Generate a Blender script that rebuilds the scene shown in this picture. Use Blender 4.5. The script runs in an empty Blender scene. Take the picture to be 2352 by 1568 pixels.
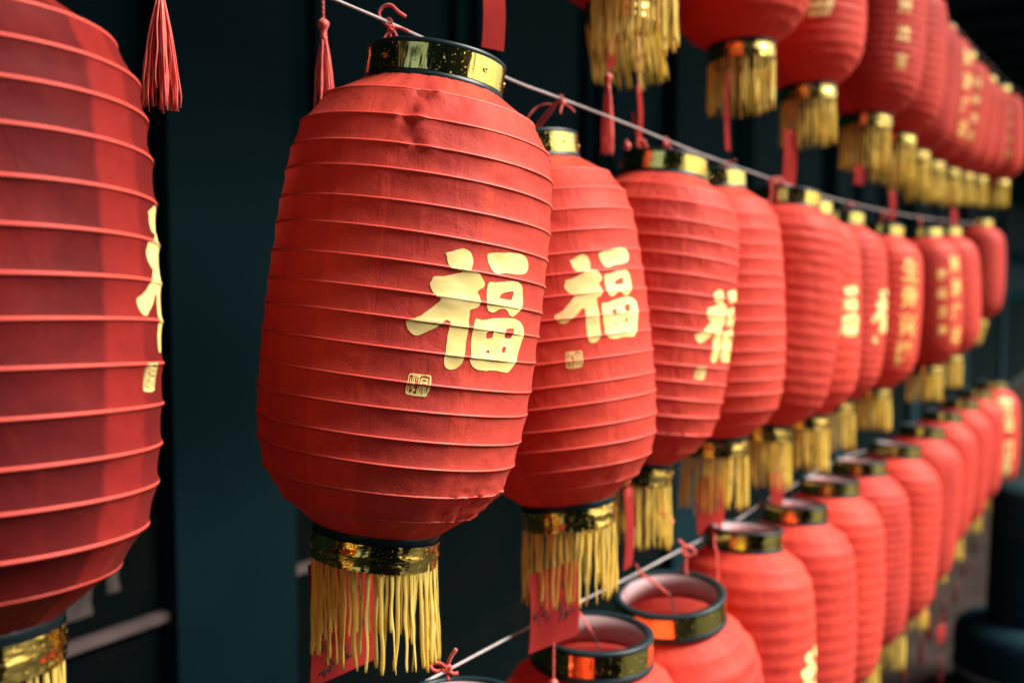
import bpy, bmesh, math, random
from math import sin, cos, pi, tan, radians, sqrt, atan2
from mathutils import Vector, Matrix, Quaternion, noise

random.seed(7)
S = bpy.context.scene
COL = S.collection

# ------------------------------------------------------------------ camera
EYE = 2.2
F_PX = 2287.0                      # focal length in units of a 2352 px wide picture
PITCH = math.atan(144.0 / F_PX)    # the camera looks slightly down
cam_d = bpy.data.cameras.new("camera")
cam = bpy.data.objects.new("camera", cam_d)
COL.objects.link(cam)
cam.location = (0, 0, EYE)
cam.rotation_euler = (pi / 2 - PITCH, 0, 0)
cam_d.lens = 36.0 * F_PX / 2352.0
cam_d.sensor_width = 36.0
cam_d.clip_start = 0.05
cam_d.clip_end = 300
cam_d.dof.use_dof = True
cam_d.dof.focus_distance = 0.985
cam_d.dof.aperture_fstop = 3.0
S.camera = cam

# ------------------------------------------------------------------ light
SUN_EL, SUN_AZ = radians(47), radians(94)      # azimuth clockwise from +Y (the view) towards +X
w = bpy.data.worlds.new("World")
S.world = w
w.use_nodes = True
nt = w.node_tree
sky = nt.nodes.new("ShaderNodeTexSky")
sky.sky_type = 'NISHITA'
sky.sun_disc = False
sky.sun_elevation = SUN_EL
sky.sun_rotation = SUN_AZ
sky.dust_density = 3.0
sky.air_density = 1.4
bg = nt.nodes["Background"]
bg.inputs["Strength"].default_value = 0.09
nt.links.new(sky.outputs[0], bg.inputs["Color"])
sun_d = bpy.data.lights.new("sun", 'SUN')
sun_d.energy = 5.0
sun_d.angle = radians(36)
sun_d.color = (1.0, 0.95, 0.86)
sun = bpy.data.objects.new("sun", sun_d)
COL.objects.link(sun)
sdir = Vector((sin(SUN_AZ) * cos(SUN_EL), cos(SUN_AZ) * cos(SUN_EL), sin(SUN_EL)))
sun.rotation_euler = (-sdir).to_track_quat('-Z', 'Y').to_euler()
S.view_settings.view_transform = 'Standard'
S.view_settings.look = 'None'
S.view_settings.gamma = 1.0
S.view_settings.exposure = 0.95

# ------------------------------------------------------------------ geometry of the place
THETA = math.atan(1434.0 / F_PX)               # the rows run away to the right of the view
U = Vector((sin(THETA), cos(THETA), 0))        # along the rows
N = Vector((-cos(THETA), sin(THETA), 0))       # away from the street, towards the wall
CP, SP = cos(PITCH), sin(PITCH)
FWD = Vector((0, CP, -SP)); UPV = Vector((0, SP, CP)); RIGHT = Vector((1, 0, 0))


def at(px, py, depth):
    """the point of the place at a picture position and a distance along the view"""
    return Vector((0, 0, EYE)) + (FWD + RIGHT * ((px - 1176) / F_PX) + UPV * ((784 - py) / F_PX)) * depth


def row_depth(px, k=1.0):
    return 1797.6 * k / (2610.0 - px)


# ------------------------------------------------------------------ materials
def mat(name):
    m = bpy.data.materials.new(name)
    m.use_nodes = True
    n = m.node_tree
    for x in list(n.nodes):
        n.nodes.remove(x)
    out = n.nodes.new("ShaderNodeOutputMaterial")
    return m, n, out


def nd(n, t, **kw):
    x = n.nodes.new(t)
    for k, v in kw.items():
        if k in x.inputs:
            x.inputs[k].default_value = v
        else:
            setattr(x, k, v)
    return x


def simple(name, col, rough=.6, metal=0., spec=.5, bump=None, col2=None, cscale=8., sheen=0.):
    m, n, out = mat(name)
    p = nd(n, "ShaderNodeBsdfPrincipled", Roughness=rough, Metallic=metal)
    p.inputs["Specular IOR Level"].default_value = spec
    p.inputs["Sheen Weight"].default_value = sheen
    p.inputs["Base Color"].default_value = (*col, 1)
    tc = nd(n, "ShaderNodeTexCoord")
    if col2:
        nz = nd(n, "ShaderNodeTexNoise", Scale=cscale, Detail=5.)
        n.links.new(tc.outputs["Object"], nz.inputs["Vector"])
        r = nd(n, "ShaderNodeValToRGB")
        r.color_ramp.elements[0].position = .35
        r.color_ramp.elements[1].position = .68
        r.color_ramp.elements[0].color = (*col, 1)
        r.color_ramp.elements[1].color = (*col2, 1)
        n.links.new(nz.outputs["Fac"], r.inputs[0])
        n.links.new(r.outputs[0], p.inputs["Base Color"])
    if bump:
        nz = nd(n, "ShaderNodeTexNoise", Scale=bump[0], Detail=4.)
        n.links.new(tc.outputs["Object"], nz.inputs["Vector"])
        b = nd(n, "ShaderNodeBump", Strength=bump[1], Distance=bump[2])
        n.links.new(nz.outputs["Fac"], b.inputs["Height"])
        n.links.new(b.outputs[0], p.inputs["Normal"])
    n.links.new(p.outputs[0], out.inputs[0])
    return m


def fabric(name, col, col_dark, bands=(), trans=.30, weave=True, tint=(.88, .125, .09), crumple=.42, spec=.15):
    """thin red lantern cloth: woven, slightly glossy, lets light through; doubled (darker) where the cloth overlaps"""
    m, n, out = mat(name)
    L = n.links.new
    uv = nd(n, "ShaderNodeUVMap")
    sep = nd(n, "ShaderNodeSeparateXYZ")
    L(uv.outputs[0], sep.inputs[0])
    tc = nd(n, "ShaderNodeTexCoord")

    def math_(op, x, y, z=None):
        k = nd(n, "ShaderNodeMath", operation=op)
        for i, q in enumerate((x, y, z)):
            if q is None:
                continue
            if isinstance(q, (int, float)):
                k.inputs[i].default_value = q
            else:
                L(q, k.inputs[i])
        return k.outputs[0]
    # uneven dye and dust
    nz = nd(n, "ShaderNodeTexNoise", Scale=9., Detail=6., Roughness=.65)
    L(tc.outputs["Object"], nz.inputs["Vector"])
    fac = math_('MULTIPLY_ADD', nz.outputs["Fac"], .9, -.12)
    # soft vertical streaks, as the warp takes the dye unevenly
    mps = nd(n, "ShaderNodeMapping"); L(uv.outputs[0], mps.inputs[0]); mps.inputs["Scale"].default_value = (46, 2.2, 1)
    st = nd(n, "ShaderNodeTexNoise", Scale=1., Detail=3.); L(mps.outputs[0], st.inputs["Vector"])
    fac = math_('MULTIPLY_ADD', math_('SUBTRACT', st.outputs["Fac"], .5), .2, fac)
    wob = nd(n, "ShaderNodeTexNoise", Scale=14., Detail=2.); L(tc.outputs["Object"], wob.inputs["Vector"])
    u = math_('MULTIPLY_ADD', wob.outputs["Fac"], .006, math_('SUBTRACT', sep.outputs[0], .003))
    oi = nd(n, "ShaderNodeObjectInfo")      # every lantern has faded a little differently
    fac = math_('MULTIPLY_ADD', math_('SUBTRACT', oi.outputs["Random"], .5), .34, fac)
    for c0, hw, s_ in bands:
        d = math_('ABSOLUTE', math_('SUBTRACT', math_('FRACT', math_('ADD', u, .5 - c0 + 1), None), .5), None)
        k = nd(n, "ShaderNodeMapRange"); L(d, k.inputs[0])
        k.inputs[1].default_value = hw; k.inputs[2].default_value = hw + (.006 if name.endswith('doubled') else .0016)
        k.inputs[3].default_value = s_; k.inputs[4].default_value = 0
        fac = math_('ADD', fac, k.outputs[0])
    cl = nd(n, "ShaderNodeClamp"); L(fac, cl.inputs[0]); fac = cl.outputs[0]
    mc = nd(n, "ShaderNodeMixRGB"); L(fac, mc.inputs[0])
    mc.inputs[1].default_value = (*col, 1); mc.inputs[2].default_value = (*col_dark, 1)
    # wrinkles
    mp = nd(n, "ShaderNodeMapping"); L(tc.outputs["Object"], mp.inputs[0]); mp.inputs["Scale"].default_value = (1, 1, .30)
    wr = nd(n, "ShaderNodeTexNoise", Scale=38., Detail=4., Distortion=.9); L(mp.outputs[0], wr.inputs["Vector"])
    b0 = nd(n, "ShaderNodeBump", Strength=crumple, Distance=.004); L(wr.outputs["Fac"], b0.inputs["Height"])
    cr = nd(n, "ShaderNodeTexNoise", Scale=16., Detail=5., Roughness=.6, Distortion=1.5); L(tc.outputs["Object"], cr.inputs["Vector"])
    b1 = nd(n, "ShaderNodeBump", Strength=crumple * .6, Distance=.006); L(cr.outputs["Fac"], b1.inputs["Height"]); L(b0.outputs[0], b1.inputs["Normal"])
    last = b1
    if weave:
        gr = nd(n, "ShaderNodeTexNoise", Scale=1300., Detail=1.); L(tc.outputs["Object"], gr.inputs["Vector"])
        b2 = nd(n, "ShaderNodeBump", Strength=.5, Distance=.0005); L(gr.outputs["Fac"], b2.inputs["Height"]); L(b1.outputs[0], b2.inputs["Normal"])
        last = b2
        mpv = nd(n, "ShaderNodeMapping"); L(uv.outputs[0], mpv.inputs[0]); mpv.inputs["Scale"].default_value = (60, 700, 1)
        th = nd(n, "ShaderNodeTexNoise", Scale=1.0, Detail=2.); L(mpv.outputs[0], th.inputs["Vector"])
        g2 = math_('MULTIPLY_ADD', math_('ADD', gr.outputs["Fac"], th.outputs["Fac"]), .55, .45)
        mg = nd(n, "ShaderNodeMixRGB", blend_type='MULTIPLY'); mg.inputs[0].default_value = .8
        L(mc.outputs[0], mg.inputs[1]); L(g2, mg.inputs[2])
        mc = mg
    p = nd(n, "ShaderNodeBsdfPrincipled", Roughness=.52)
    p.inputs["Specular IOR Level"].default_value = spec
    p.inputs["Sheen Weight"].default_value = .06
    p.inputs["Sheen Roughness"].default_value = .4
    p.inputs["Sheen Tint"].default_value = (1, .40, .28, 1)
    L(mc.outputs[0], p.inputs["Base Color"])
    L(last.outputs[0], p.inputs["Normal"])
    tr = nd(n, "ShaderNodeBsdfTranslucent")
    tm = nd(n, "ShaderNodeMixRGB"); L(fac, tm.inputs[0])
    tm.inputs[1].default_value = (*tint, 1); tm.inputs[2].default_value = (tint[0] * .3, tint[1] * .4, tint[2] * .5, 1)
    L(tm.outputs[0], tr.inputs[0])
    ms = nd(n, "ShaderNodeMixShader"); ms.inputs[0].default_value = trans
    L(p.outputs[0], ms.inputs[1]); L(tr.outputs[0], ms.inputs[2])
    L(ms.outputs[0], out.inputs[0])
    return m


def foil(name, base, rough=.13, stretch=(6, 6, 1.2), strength=.35, spots=True):
    m, n, out = mat(name)
    L = n.links.new
    tc = nd(n, "ShaderNodeTexCoord")
    mp = nd(n, "ShaderNodeMapping"); mp.inputs["Scale"].default_value = stretch
    L(tc.outputs["Object"], mp.inputs[0])
    nz = nd(n, "ShaderNodeTexNoise", Scale=9., Detail=3., Roughness=.5); L(mp.outputs[0], nz.inputs["Vector"])
    b = nd(n, "ShaderNodeBump", Strength=strength, Distance=.004); L(nz.outputs["Fac"], b.inputs["Height"])
    p = nd(n, "ShaderNodeBsdfPrincipled", Roughness=rough, Metallic=1.)
    p.inputs["Base Color"].default_value = (*base, 1)
    L(b.outputs[0], p.inputs["Normal"])
    if spots:
        vo = nd(n, "ShaderNodeTexNoise", Scale=260., Detail=2.); L(tc.outputs["Object"], vo.inputs["Vector"])
        r = nd(n, "ShaderNodeMapRange"); L(vo.outputs["Fac"], r.inputs[0]); r.inputs[1].default_value = .62; r.inputs[2].default_value = .72
        r.inputs[3].default_value = rough; r.inputs[4].default_value = .6
        L(r.outputs[0], p.inputs["Roughness"])
    L(p.outputs[0], out.inputs[0])
    return m


M = {}
M['cloth'] = fabric("red_lantern_cloth", (.85, .098, .062), (.58, .058, .050), bands=((.967, .047, .32), (.028, .0045, -.35), (.82, .035, .22), (.14, .03, .15)))
M['cloth_b'] = fabric("red_lantern_cloth_lighter", (.85, .092, .058), (.62, .056, .044), bands=((.022, .006, -.3), (.90, .03, .25), (.45, .01, -.4)), weave=False)
M['cloth_c'] = fabric("red_lantern_cloth_seamed", (.85, .094, .060), (.58, .054, .044), bands=((.80, .007, -.5), (.88, .05, .3), (.5, .03, .3)), weave=False, crumple=.9)
M['cloth_left'] = fabric("red_lantern_cloth_shaded_doubled", (.54, .040, .032), (.16, .016, .017), bands=((.75, .158, .5), (.0, .036, .3)), trans=.36, spec=.06, crumple=.35)  # overlap bands, plus the left lantern's shade put into a darker cloth colour
M['rib'] = simple("cloth_over_bamboo_rib", (.80, .085, .058), .55, sheen=.0)
M['print'] = simple("yellow_ink", (.95, .71, .23), .5, col2=(.97, .78, .32), cscale=60, bump=(700, .35, .0003))
M['print_b'] = simple("orange_gold_ink", (.93, .52, .12), .5)
M['gold'] = foil("gold_foil", (1.0, .76, .20), stretch=(7, 7, .8), strength=.45)
M['gold_crumpled'] = foil("crumpled_gold_foil", (.98, .66, .17), .16, stretch=(2.6, 2.6, 9), strength=.7)
M['black'] = simple("black_plastic", (.008, .024, .030), .38, spec=.35, bump=(300, .1, .0006))
M['pale'] = simple("pale_ring_lining", (.42, .27, .28), .6)
def braid(name, c1, c2):
    m = simple(name, c1, .5, bump=(1400, .6, .0012), col2=c2, cscale=45)
    n = m.node_tree
    out = [x for x in n.nodes if x.type == 'OUTPUT_MATERIAL'][0]
    p = [x for x in n.nodes if x.type == 'BSDF_PRINCIPLED'][0]
    tr = n.nodes.new("ShaderNodeBsdfTranslucent"); tr.inputs[0].default_value = (*c2, 1)
    ms = n.nodes.new("ShaderNodeMixShader"); ms.inputs[0].default_value = .5
    n.links.new(p.outputs[0], ms.inputs[1]); n.links.new(tr.outputs[0], ms.inputs[2])
    n.links.new(ms.outputs[0], out.inputs[0])
    return m


M['fringe'] = braid("yellow_braid", (.97, .73, .16), (.98, .82, .26))
M['fringe_dim'] = braid("ochre_braid", (.96, .71, .13), (.97, .78, .20))
M['cord'] = simple("red_cord", (.82, .08, .055), .55, bump=(900, .8, .001), sheen=.4)
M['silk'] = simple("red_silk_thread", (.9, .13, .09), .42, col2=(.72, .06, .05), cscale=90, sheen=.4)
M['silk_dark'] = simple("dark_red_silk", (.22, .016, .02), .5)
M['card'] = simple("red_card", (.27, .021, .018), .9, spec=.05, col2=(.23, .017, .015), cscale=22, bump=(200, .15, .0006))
M['ink'] = simple("black_ink", (.02, .008, .012), .6)
M['wire'] = simple("plastic_coated_wire", (.52, .47, .46), .35, col2=(.40, .34, .34), cscale=30)
M['bail'] = simple("dark_iron_wire", (.03, .03, .032), .45, metal=.6)
M['brass'] = simple("brass_eyelet", (.75, .5, .22), .25, metal=1.)
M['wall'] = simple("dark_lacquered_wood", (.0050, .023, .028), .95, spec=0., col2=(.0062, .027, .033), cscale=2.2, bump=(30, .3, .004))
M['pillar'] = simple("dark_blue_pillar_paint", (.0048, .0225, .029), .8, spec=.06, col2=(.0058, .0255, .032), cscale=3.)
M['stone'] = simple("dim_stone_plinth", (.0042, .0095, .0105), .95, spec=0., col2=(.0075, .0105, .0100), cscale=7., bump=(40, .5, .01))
M['ledge'] = simple("pale_stone_ledge", (.24, .17, .16), .8, col2=(.16, .12, .115), cscale=6., bump=(60, .4, .004))
M['pave'] = simple("worn_paving_lit", (.024, .0175, .015), .95, spec=0., col2=(.037, .028, .024), cscale=2.4, bump=(30, .4, .01))  # lighter colour paints in the lit stretch of the paving
M['pave_shaded'] = simple("shaded_paving", (.012, .021, .022), .8, spec=.15, col2=(.018, .024, .024), cscale=3, bump=(30, .4, .01))  # dark colour paints in the shade on the nearer paving
M['roof'] = simple("dark_eave_boards", (.018, .04, .05), .8, spec=.1)
M['drum'] = simple("dark_column_lacquer", (.006, .022, .027), .85, spec=.05, col2=(.008, .026, .032), cscale=5)
M['poster'] = simple("peeling_notice", (.14, .11, .095), .7, col2=(.06, .05, .045), cscale=18)


# ------------------------------------------------------------------ object helpers
def obj(name, mesh, material=None, parent=None, loc=None, smooth=True, **props):
    if material is not None and not mesh.materials:
        mesh.materials.append(material)
    if smooth and not mesh.get('sm'):
        mesh.polygons.foreach_set("use_smooth", [True] * len(mesh.polygons))
        mesh['sm'] = 1
    o = bpy.data.objects.new(name, mesh)
    COL.objects.link(o)
    if parent is not None:
        o.parent = parent
    if loc is not None:
        o.location = loc
    for k, v in props.items():
        o[k] = v
    return o


def thing(name, label, cat, loc=(0, 0, 0), group=None):
    o = bpy.data.objects.new(name, None)
    o.empty_display_size = .05
    COL.objects.link(o)
    o.location = loc
    o['label'] = label
    o['category'] = cat
    if group:
        o['group'] = group
    return o


class MB:
    def __init__(s):
        s.v = []; s.f = []

    def grid(s, rows, closed=False, cap=False):
        b = len(s.v); n = len(rows[0])
        for r in rows:
            s.v.extend(tuple(p) for p in r)
        for i in range(len(rows) - 1):
            for j in range(n if closed else n - 1):
                k = (j + 1) % n
                s.f.append((b + i * n + j, b + i * n + k, b + (i + 1) * n + k, b + (i + 1) * n + j))
        if cap:
            s.f.append(tuple(b + j for j in range(n))[::-1])
            s.f.append(tuple(b + (len(rows) - 1) * n + j for j in range(n)))

    def tube(s, pts, r, seg=8, flat=1.0, twist=0.0, side=None):
        rows = []
        pts = [Vector(p) for p in pts]
        ref = Vector(side) if side is not None else Vector((.31, .77, .12)).normalized()
        for i, p in enumerate(pts):
            t = (pts[min(i + 1, len(pts) - 1)] - pts[max(i - 1, 0)]).normalized()
            a = (ref - t * ref.dot(t))
            if a.length < 1e-4:
                a = t.orthogonal()
            a.normalize()
            b = t.cross(a)
            rr = r(i / (len(pts) - 1)) if callable(r) else r
            tw = twist * i / (len(pts) - 1)
            rows.append([p + a * (cos(q + tw) * rr if 0 else 1) * 0 + (a * cos(tw) + b * sin(tw)) * cos(q) * rr + (-a * sin(tw) + b * cos(tw)) * sin(q) * rr * flat
                         for q in (2 * pi * j / seg for j in range(seg))])
        s.grid(rows, True, True)

    def lathe(s, prof, seg=64, closed_profile=True, wob=None):
        rows = []
        for j in range(seg):
            a = 2 * pi * j / seg
            rows.append([(r * sin(a), -r * cos(a), z) for r, z in prof])
        b = len(s.v); n = len(prof)
        for r in rows:
            s.v.extend(r)
        for j in range(seg):
            k = (j + 1) % seg
            for i in range(n if closed_profile else n - 1):
                i2 = (i + 1) % n
                s.f.append((b + j * n + i, b + k * n + i, b + k * n + i2, b + j * n + i2))

    def box(s, c, h, rot=None):
        b = len(s.v); c = Vector(c)
        for x in (-1, 1):
            for y in (-1, 1):
                for z in (-1, 1):
                    p = Vector((x * h[0], y * h[1], z * h[2]))
                    if rot:
                        p = rot @ p
                    s.v.append(tuple(c + p))
        s.f += [(b, b + 1, b + 3, b + 2), (b + 4, b + 6, b + 7, b + 5), (b, b + 4, b + 5, b + 1),
                (b + 2, b + 3, b + 7, b + 6), (b, b + 2, b + 6, b + 4), (b + 1, b + 5, b + 7, b + 3)]

    def mesh(s, name):
        m = bpy.data.meshes.new(name)
        m.from_pydata(s.v, [], s.f)
        m.update()
        return m


def interp(tab, x):
    if x <= tab[0][0]:
        return tab[0][1]
    for i in range(len(tab) - 1):
        if x <= tab[i + 1][0]:
            x0, y0 = tab[i]; x1, y1 = tab[i + 1]
            t = (x - x0) / (x1 - x0)
            # catmull-rom for a smooth outline
            ym = tab[i - 1][1] if i > 0 else y0 - (y1 - y0)
            yp = tab[i + 2][1] if i + 2 < len(tab) else y1 + (y1 - y0)
            xm = tab[i - 1][0] if i > 0 else x0 - (x1 - x0)
            xp = tab[i + 2][0] if i + 2 < len(tab) else x1 + (x1 - x0)
            m0 = (y1 - ym) / (x1 - xm) * (x1 - x0); m1 = (yp - y0) / (xp - x0) * (x1 - x0)
            t2, t3 = t * t, t * t * t
            return (2 * t3 - 3 * t2 + 1) * y0 + (t3 - 2 * t2 + t) * m0 + (-2 * t3 + 3 * t2) * y1 + (t3 - t2) * m1
    return tab[-1][1]


# ------------------------------------------------------------------ the lantern body
R0, H0 = .156, .50
PROFILE = [(0, .50), (.02, .62), (.05, .755), (.09, .868), (.14, .935), (.20, .966), (.30, .988), (.42, 1.0), (.55, 1.0),
           (.66, .992), (.76, .968), (.83, .932), (.88, .875), (.92, .79), (.955, .67), (.98, .555), (1.0, .46)]
NRIB = 17


class Body:
    """one cloth body shape; surf(theta, v) gives its surface"""
    def __init__(s, seed, nrib=NRIB, sag=.0014, wr=1.0, profile=PROFILE, seg=144, per=7, width=1.0, crease=()):
        s.seed, s.n, s.sag, s.wr, s.prof, s.seg, s.per, s.width, s.crease = seed, nrib, sag, wr, profile, seg, per, width, crease
        rnd = random.Random(seed)
        s.ribv = [0.0]
        for i in range(1, nrib):
            s.ribv.append((i + rnd.uniform(-.07, .07)) / nrib)
        s.ribv.append(1.0)
        s.ph = [(rnd.uniform(0, 2 * pi), rnd.uniform(.0003, .0013)) for _ in s.ribv]
        s.vs = []
        for i in range(nrib):
            for j in range(per):
                f = j / per
                f = f if 0 else (f * .86 + .14 * (f * f * (3 - 2 * f)))
                s.vs.append(s.ribv[i] + (s.ribv[i + 1] - s.ribv[i]) * f)
        s.vs.append(1.0)

    def cell(s, v):
        i = 0
        while i < s.n - 1 and v >= s.ribv[i + 1]:
            i += 1
        f = (v - s.ribv[i]) / (s.ribv[i + 1] - s.ribv[i])
        return i, min(max(f, 0), 1)

    def surf(s, th, v, out=0.0):
        i, f = s.cell(v)
        # outline straight between the ribs, as cloth pulled over hoops
        r0 = interp(s.prof, s.ribv[i]); r1 = interp(s.prof, s.ribv[i + 1])
        r = (r0 + (r1 - r0) * f) * R0 * s.width
        ends = max(0, 1 - v / .16) + max(0, (v - .80) / .20)
        loc = noise.noise(Vector((cos(th) * 2.2, sin(th) * 2.2, i * 1.7 + s.seed * 9.1)))
        sag = s.sag * (1 + .45 * loc) * (1 - .35 * min(ends, 1))
        r -= sag * 4 * f * (1 - f)
        # small raised ridge where the cloth runs over the rib, sharper on its lower side
        d = min(f, 1 - f) * (s.ribv[i + 1] - s.ribv[i]) * H0
        r += .0004 * math.exp(-(d / .0013) ** 2)
        # gathers at both ends and loose folds
        env = (4 * f * (1 - f)) ** .5 * .75 + .25
        g = noise.noise(Vector((cos(th) * 15, sin(th) * 15, v * 5 + s.seed)))
        g2 = noise.noise(Vector((cos(th) * 34, sin(th) * 34, v * 7 + s.seed + 5)))
        r += s.wr * env * min(ends, 1.3) * (.0022 * g + .0012 * g2)
        q = noise.noise(Vector((cos(th) * 4.2 + 3, sin(th) * 4.2, v * 22 + s.seed * 3)))
        r += s.wr * env * .0011 * q
        q2 = noise.noise(Vector((cos(th) * 12 + 3, sin(th) * 12, v * 40 + s.seed * 7)))
        r += s.wr * env * .0005 * q2
        for (ct, cv, ws, hs, amp) in s.crease:      # a local dent or bulge in the cloth
            dt = (th - ct + pi) % (2 * pi) - pi
            e = math.exp(-(dt / ws) ** 2 - ((v - cv) / hs) ** 2)
            if e > .01:
                r += amp * e * (1.2 * sin(dt / ws * 3.1) + noise.noise(Vector((th * 24, v * 60, s.seed))) * 1.6)
        r += out
        p0, a0 = s.ph[i]; p1, a1 = s.ph[i + 1]
        dz = (a0 * sin(th + p0)) * (1 - f) + (a1 * sin(th + p1)) * f
        z = -v * H0 + dz * min(1, 6 * v, 6 * (1 - v))
        return Vector((r * sin(th), -r * cos(th), z))

    def mesh(s, name, material):
        b = MB()
        rows = []
        for v in s.vs:
            rows.append([s.surf(2 * pi * j / s.seg, v) for j in range(s.seg + 1)])
        b.grid(rows)
        m = b.mesh(name)
        m.materials.append(material)
        uvl = m.uv_layers.new(name="UVMap")
        n = s.seg + 1
        data = []
        for poly in m.polygons:
            for vi in poly.vertices:
                data += [(vi % n) / s.seg, 1 - s.vs[vi // n]]
        uvl.data.foreach_set("uv", data)
        m.polygons.foreach_set("use_smooth", [True] * len(m.polygons))
        m['sm'] = 1
        return m

    def rib_mesh(s, k, name='rib'):
        """the thin ridge of cloth stitched over hoop k, standing just proud of the body"""
        v = s.ribv[k]
        seg = s.seg
        b = MB()
        rows = []
        c = []
        for j in range(seg):
            th = 2 * pi * j / seg
            p = s.surf(th, v - 1e-6)
            q = Vector((p.x, p.y, 0)).normalized()
            c.append((p, q))
        for a in range(5):
            an = 2 * pi * a / 5
            rows.append([p + q * (cos(an) * .00022) + Vector((0, 0, sin(an) * .0016)) for p, q in c])
        rows.append(rows[0])
        b.grid(rows, True)
        return b.mesh(name)


def text_mesh(txt, size, spacing_down=1.05, bold=.012):
    """column of characters as a flat filled mesh, centred"""
    bm = bmesh.new()
    n = len(txt)
    for i, ch in enumerate(txt):
        cu = bpy.data.curves.new("t", 'FONT')
        cu.body = ch; cu.size = size; cu.align_x = 'CENTER'; cu.align_y = 'CENTER'
        cu.offset = bold * size; cu.resolution_u = 3
        o = bpy.data.objects.new("t", cu)
        COL.objects.link(o)
        bpy.context.view_layer.update()
        me = o.to_mesh()
        vs = [v.co.copy() for v in me.vertices]
        if vs:
            cx = (max(v.x for v in vs) + min(v.x for v in vs)) / 2
            cy = (max(v.y for v in vs) + min(v.y for v in vs)) / 2
            nv = [bm.verts.new((v.x - cx, v.y - cy + ((n - 1) / 2 - i) * size * spacing_down, 0)) for v in vs]
            for p in me.polygons:
                try:
                    bm.faces.new([nv[k] for k in p.vertices])
                except ValueError:
                    pass
        o.to_mesh_clear()
        bpy.data.objects.remove(o)
        bpy.data.curves.remove(cu)
    return bm


def poly_mesh(outlines):
    """filled flat mesh from closed outlines (inner ones are holes)"""
    cu = bpy.data.curves.new("t", 'CURVE')
    cu.dimensions = '2D'; cu.fill_mode = 'BOTH'
    for ol in outlines:
        sp = cu.splines.new('POLY')
        sp.points.add(len(ol) - 1)
        for i, (x, y) in enumerate(ol):
            sp.points[i].co = (x, y, 0, 1)
        sp.use_cyclic_u = True
    o = bpy.data.objects.new("t", cu)
    COL.objects.link(o)
    bpy.context.view_layer.update()
    me = o.to_mesh()
    bm = bmesh.new()
    nv = [bm.verts.new((v.co.x, v.co.y, 0)) for v in me.vertices]
    for p in me.polygons:
        try:
            bm.faces.new([nv[k] for k in p.vertices])
        except ValueError:
            pass
    o.to_mesh_clear()
    bpy.data.objects.remove(o)
    bpy.data.curves.remove(cu)
    return bm


def smooth_outline(pts, it=2, jag=0.0, seed=0):
    rnd = random.Random(seed)
    for _ in range(it):
        q = []
        for i in range(len(pts)):
            a, b = pts[i], pts[(i + 1) % len(pts)]
            q.append((a[0] * .8 + b[0] * .2, a[1] * .8 + b[1] * .2))
            q.append((a[0] * .2 + b[0] * .8, a[1] * .2 + b[1] * .8))
        pts = q
    return [(x + rnd.uniform(-jag, jag), y + rnd.uniform(-jag, jag)) for x, y in pts]


def wrap(bm, body, name, a0=0.0, z0=0.0, lift=.0005, material=None):
    """lay a flat print (metres; x along the girth, y down from the top as -z) on the body surface"""
    xs = [v.co.x for v in bm.verts]; ys = [v.co.y for v in bm.verts]
    x0, x1, y0, y1 = min(xs), max(xs), min(ys), max(ys)
    def cut(co, no):
        g = bm.verts[:] + bm.edges[:] + bm.faces[:]
        bmesh.ops.bisect_plane(bm, geom=g, plane_co=co, plane_no=no, dist=1e-6)
    step = 2 * pi / body.seg * R0
    k = math.ceil((x0 + a0) / step)
    while k * step < x1 + a0:
        cut((k * step - a0, 0, 0), (1, 0, 0)); k += 1
    for v in body.vs:
        y = -v * H0 - z0
        if y0 < y < y1:
            cut((0, y, 0), (0, 1, 0))
    for v in bm.verts:
        th = (v.co.x + a0) / R0
        vv = min(max(-(v.co.y + z0) / H0, 0), .9999)
        # same chord between the body's columns, so that the print lies flat on its facets
        t = th / (2 * pi / body.seg); j = math.floor(t); f = t - j
        A = body.surf(j * 2 * pi / body.seg, vv, lift); B = body.surf((j + 1) * 2 * pi / body.seg, vv, lift)
        v.co = A.lerp(B, f)
    bmesh.ops.recalc_face_normals(bm, faces=bm.faces)
    m = bpy.data.meshes.new(name)
    bm.to_mesh(m); bm.free()
    for p in m.polygons:
        p.use_smooth = True
    m['sm'] = 1
    if m.polygons and m.polygons[0].normal.dot(Vector((m.polygons[0].center.x, m.polygons[0].center.y, 0))) < 0:
        m.flip_normals()
    if material:
        m.materials.append(material)
    return m


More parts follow.
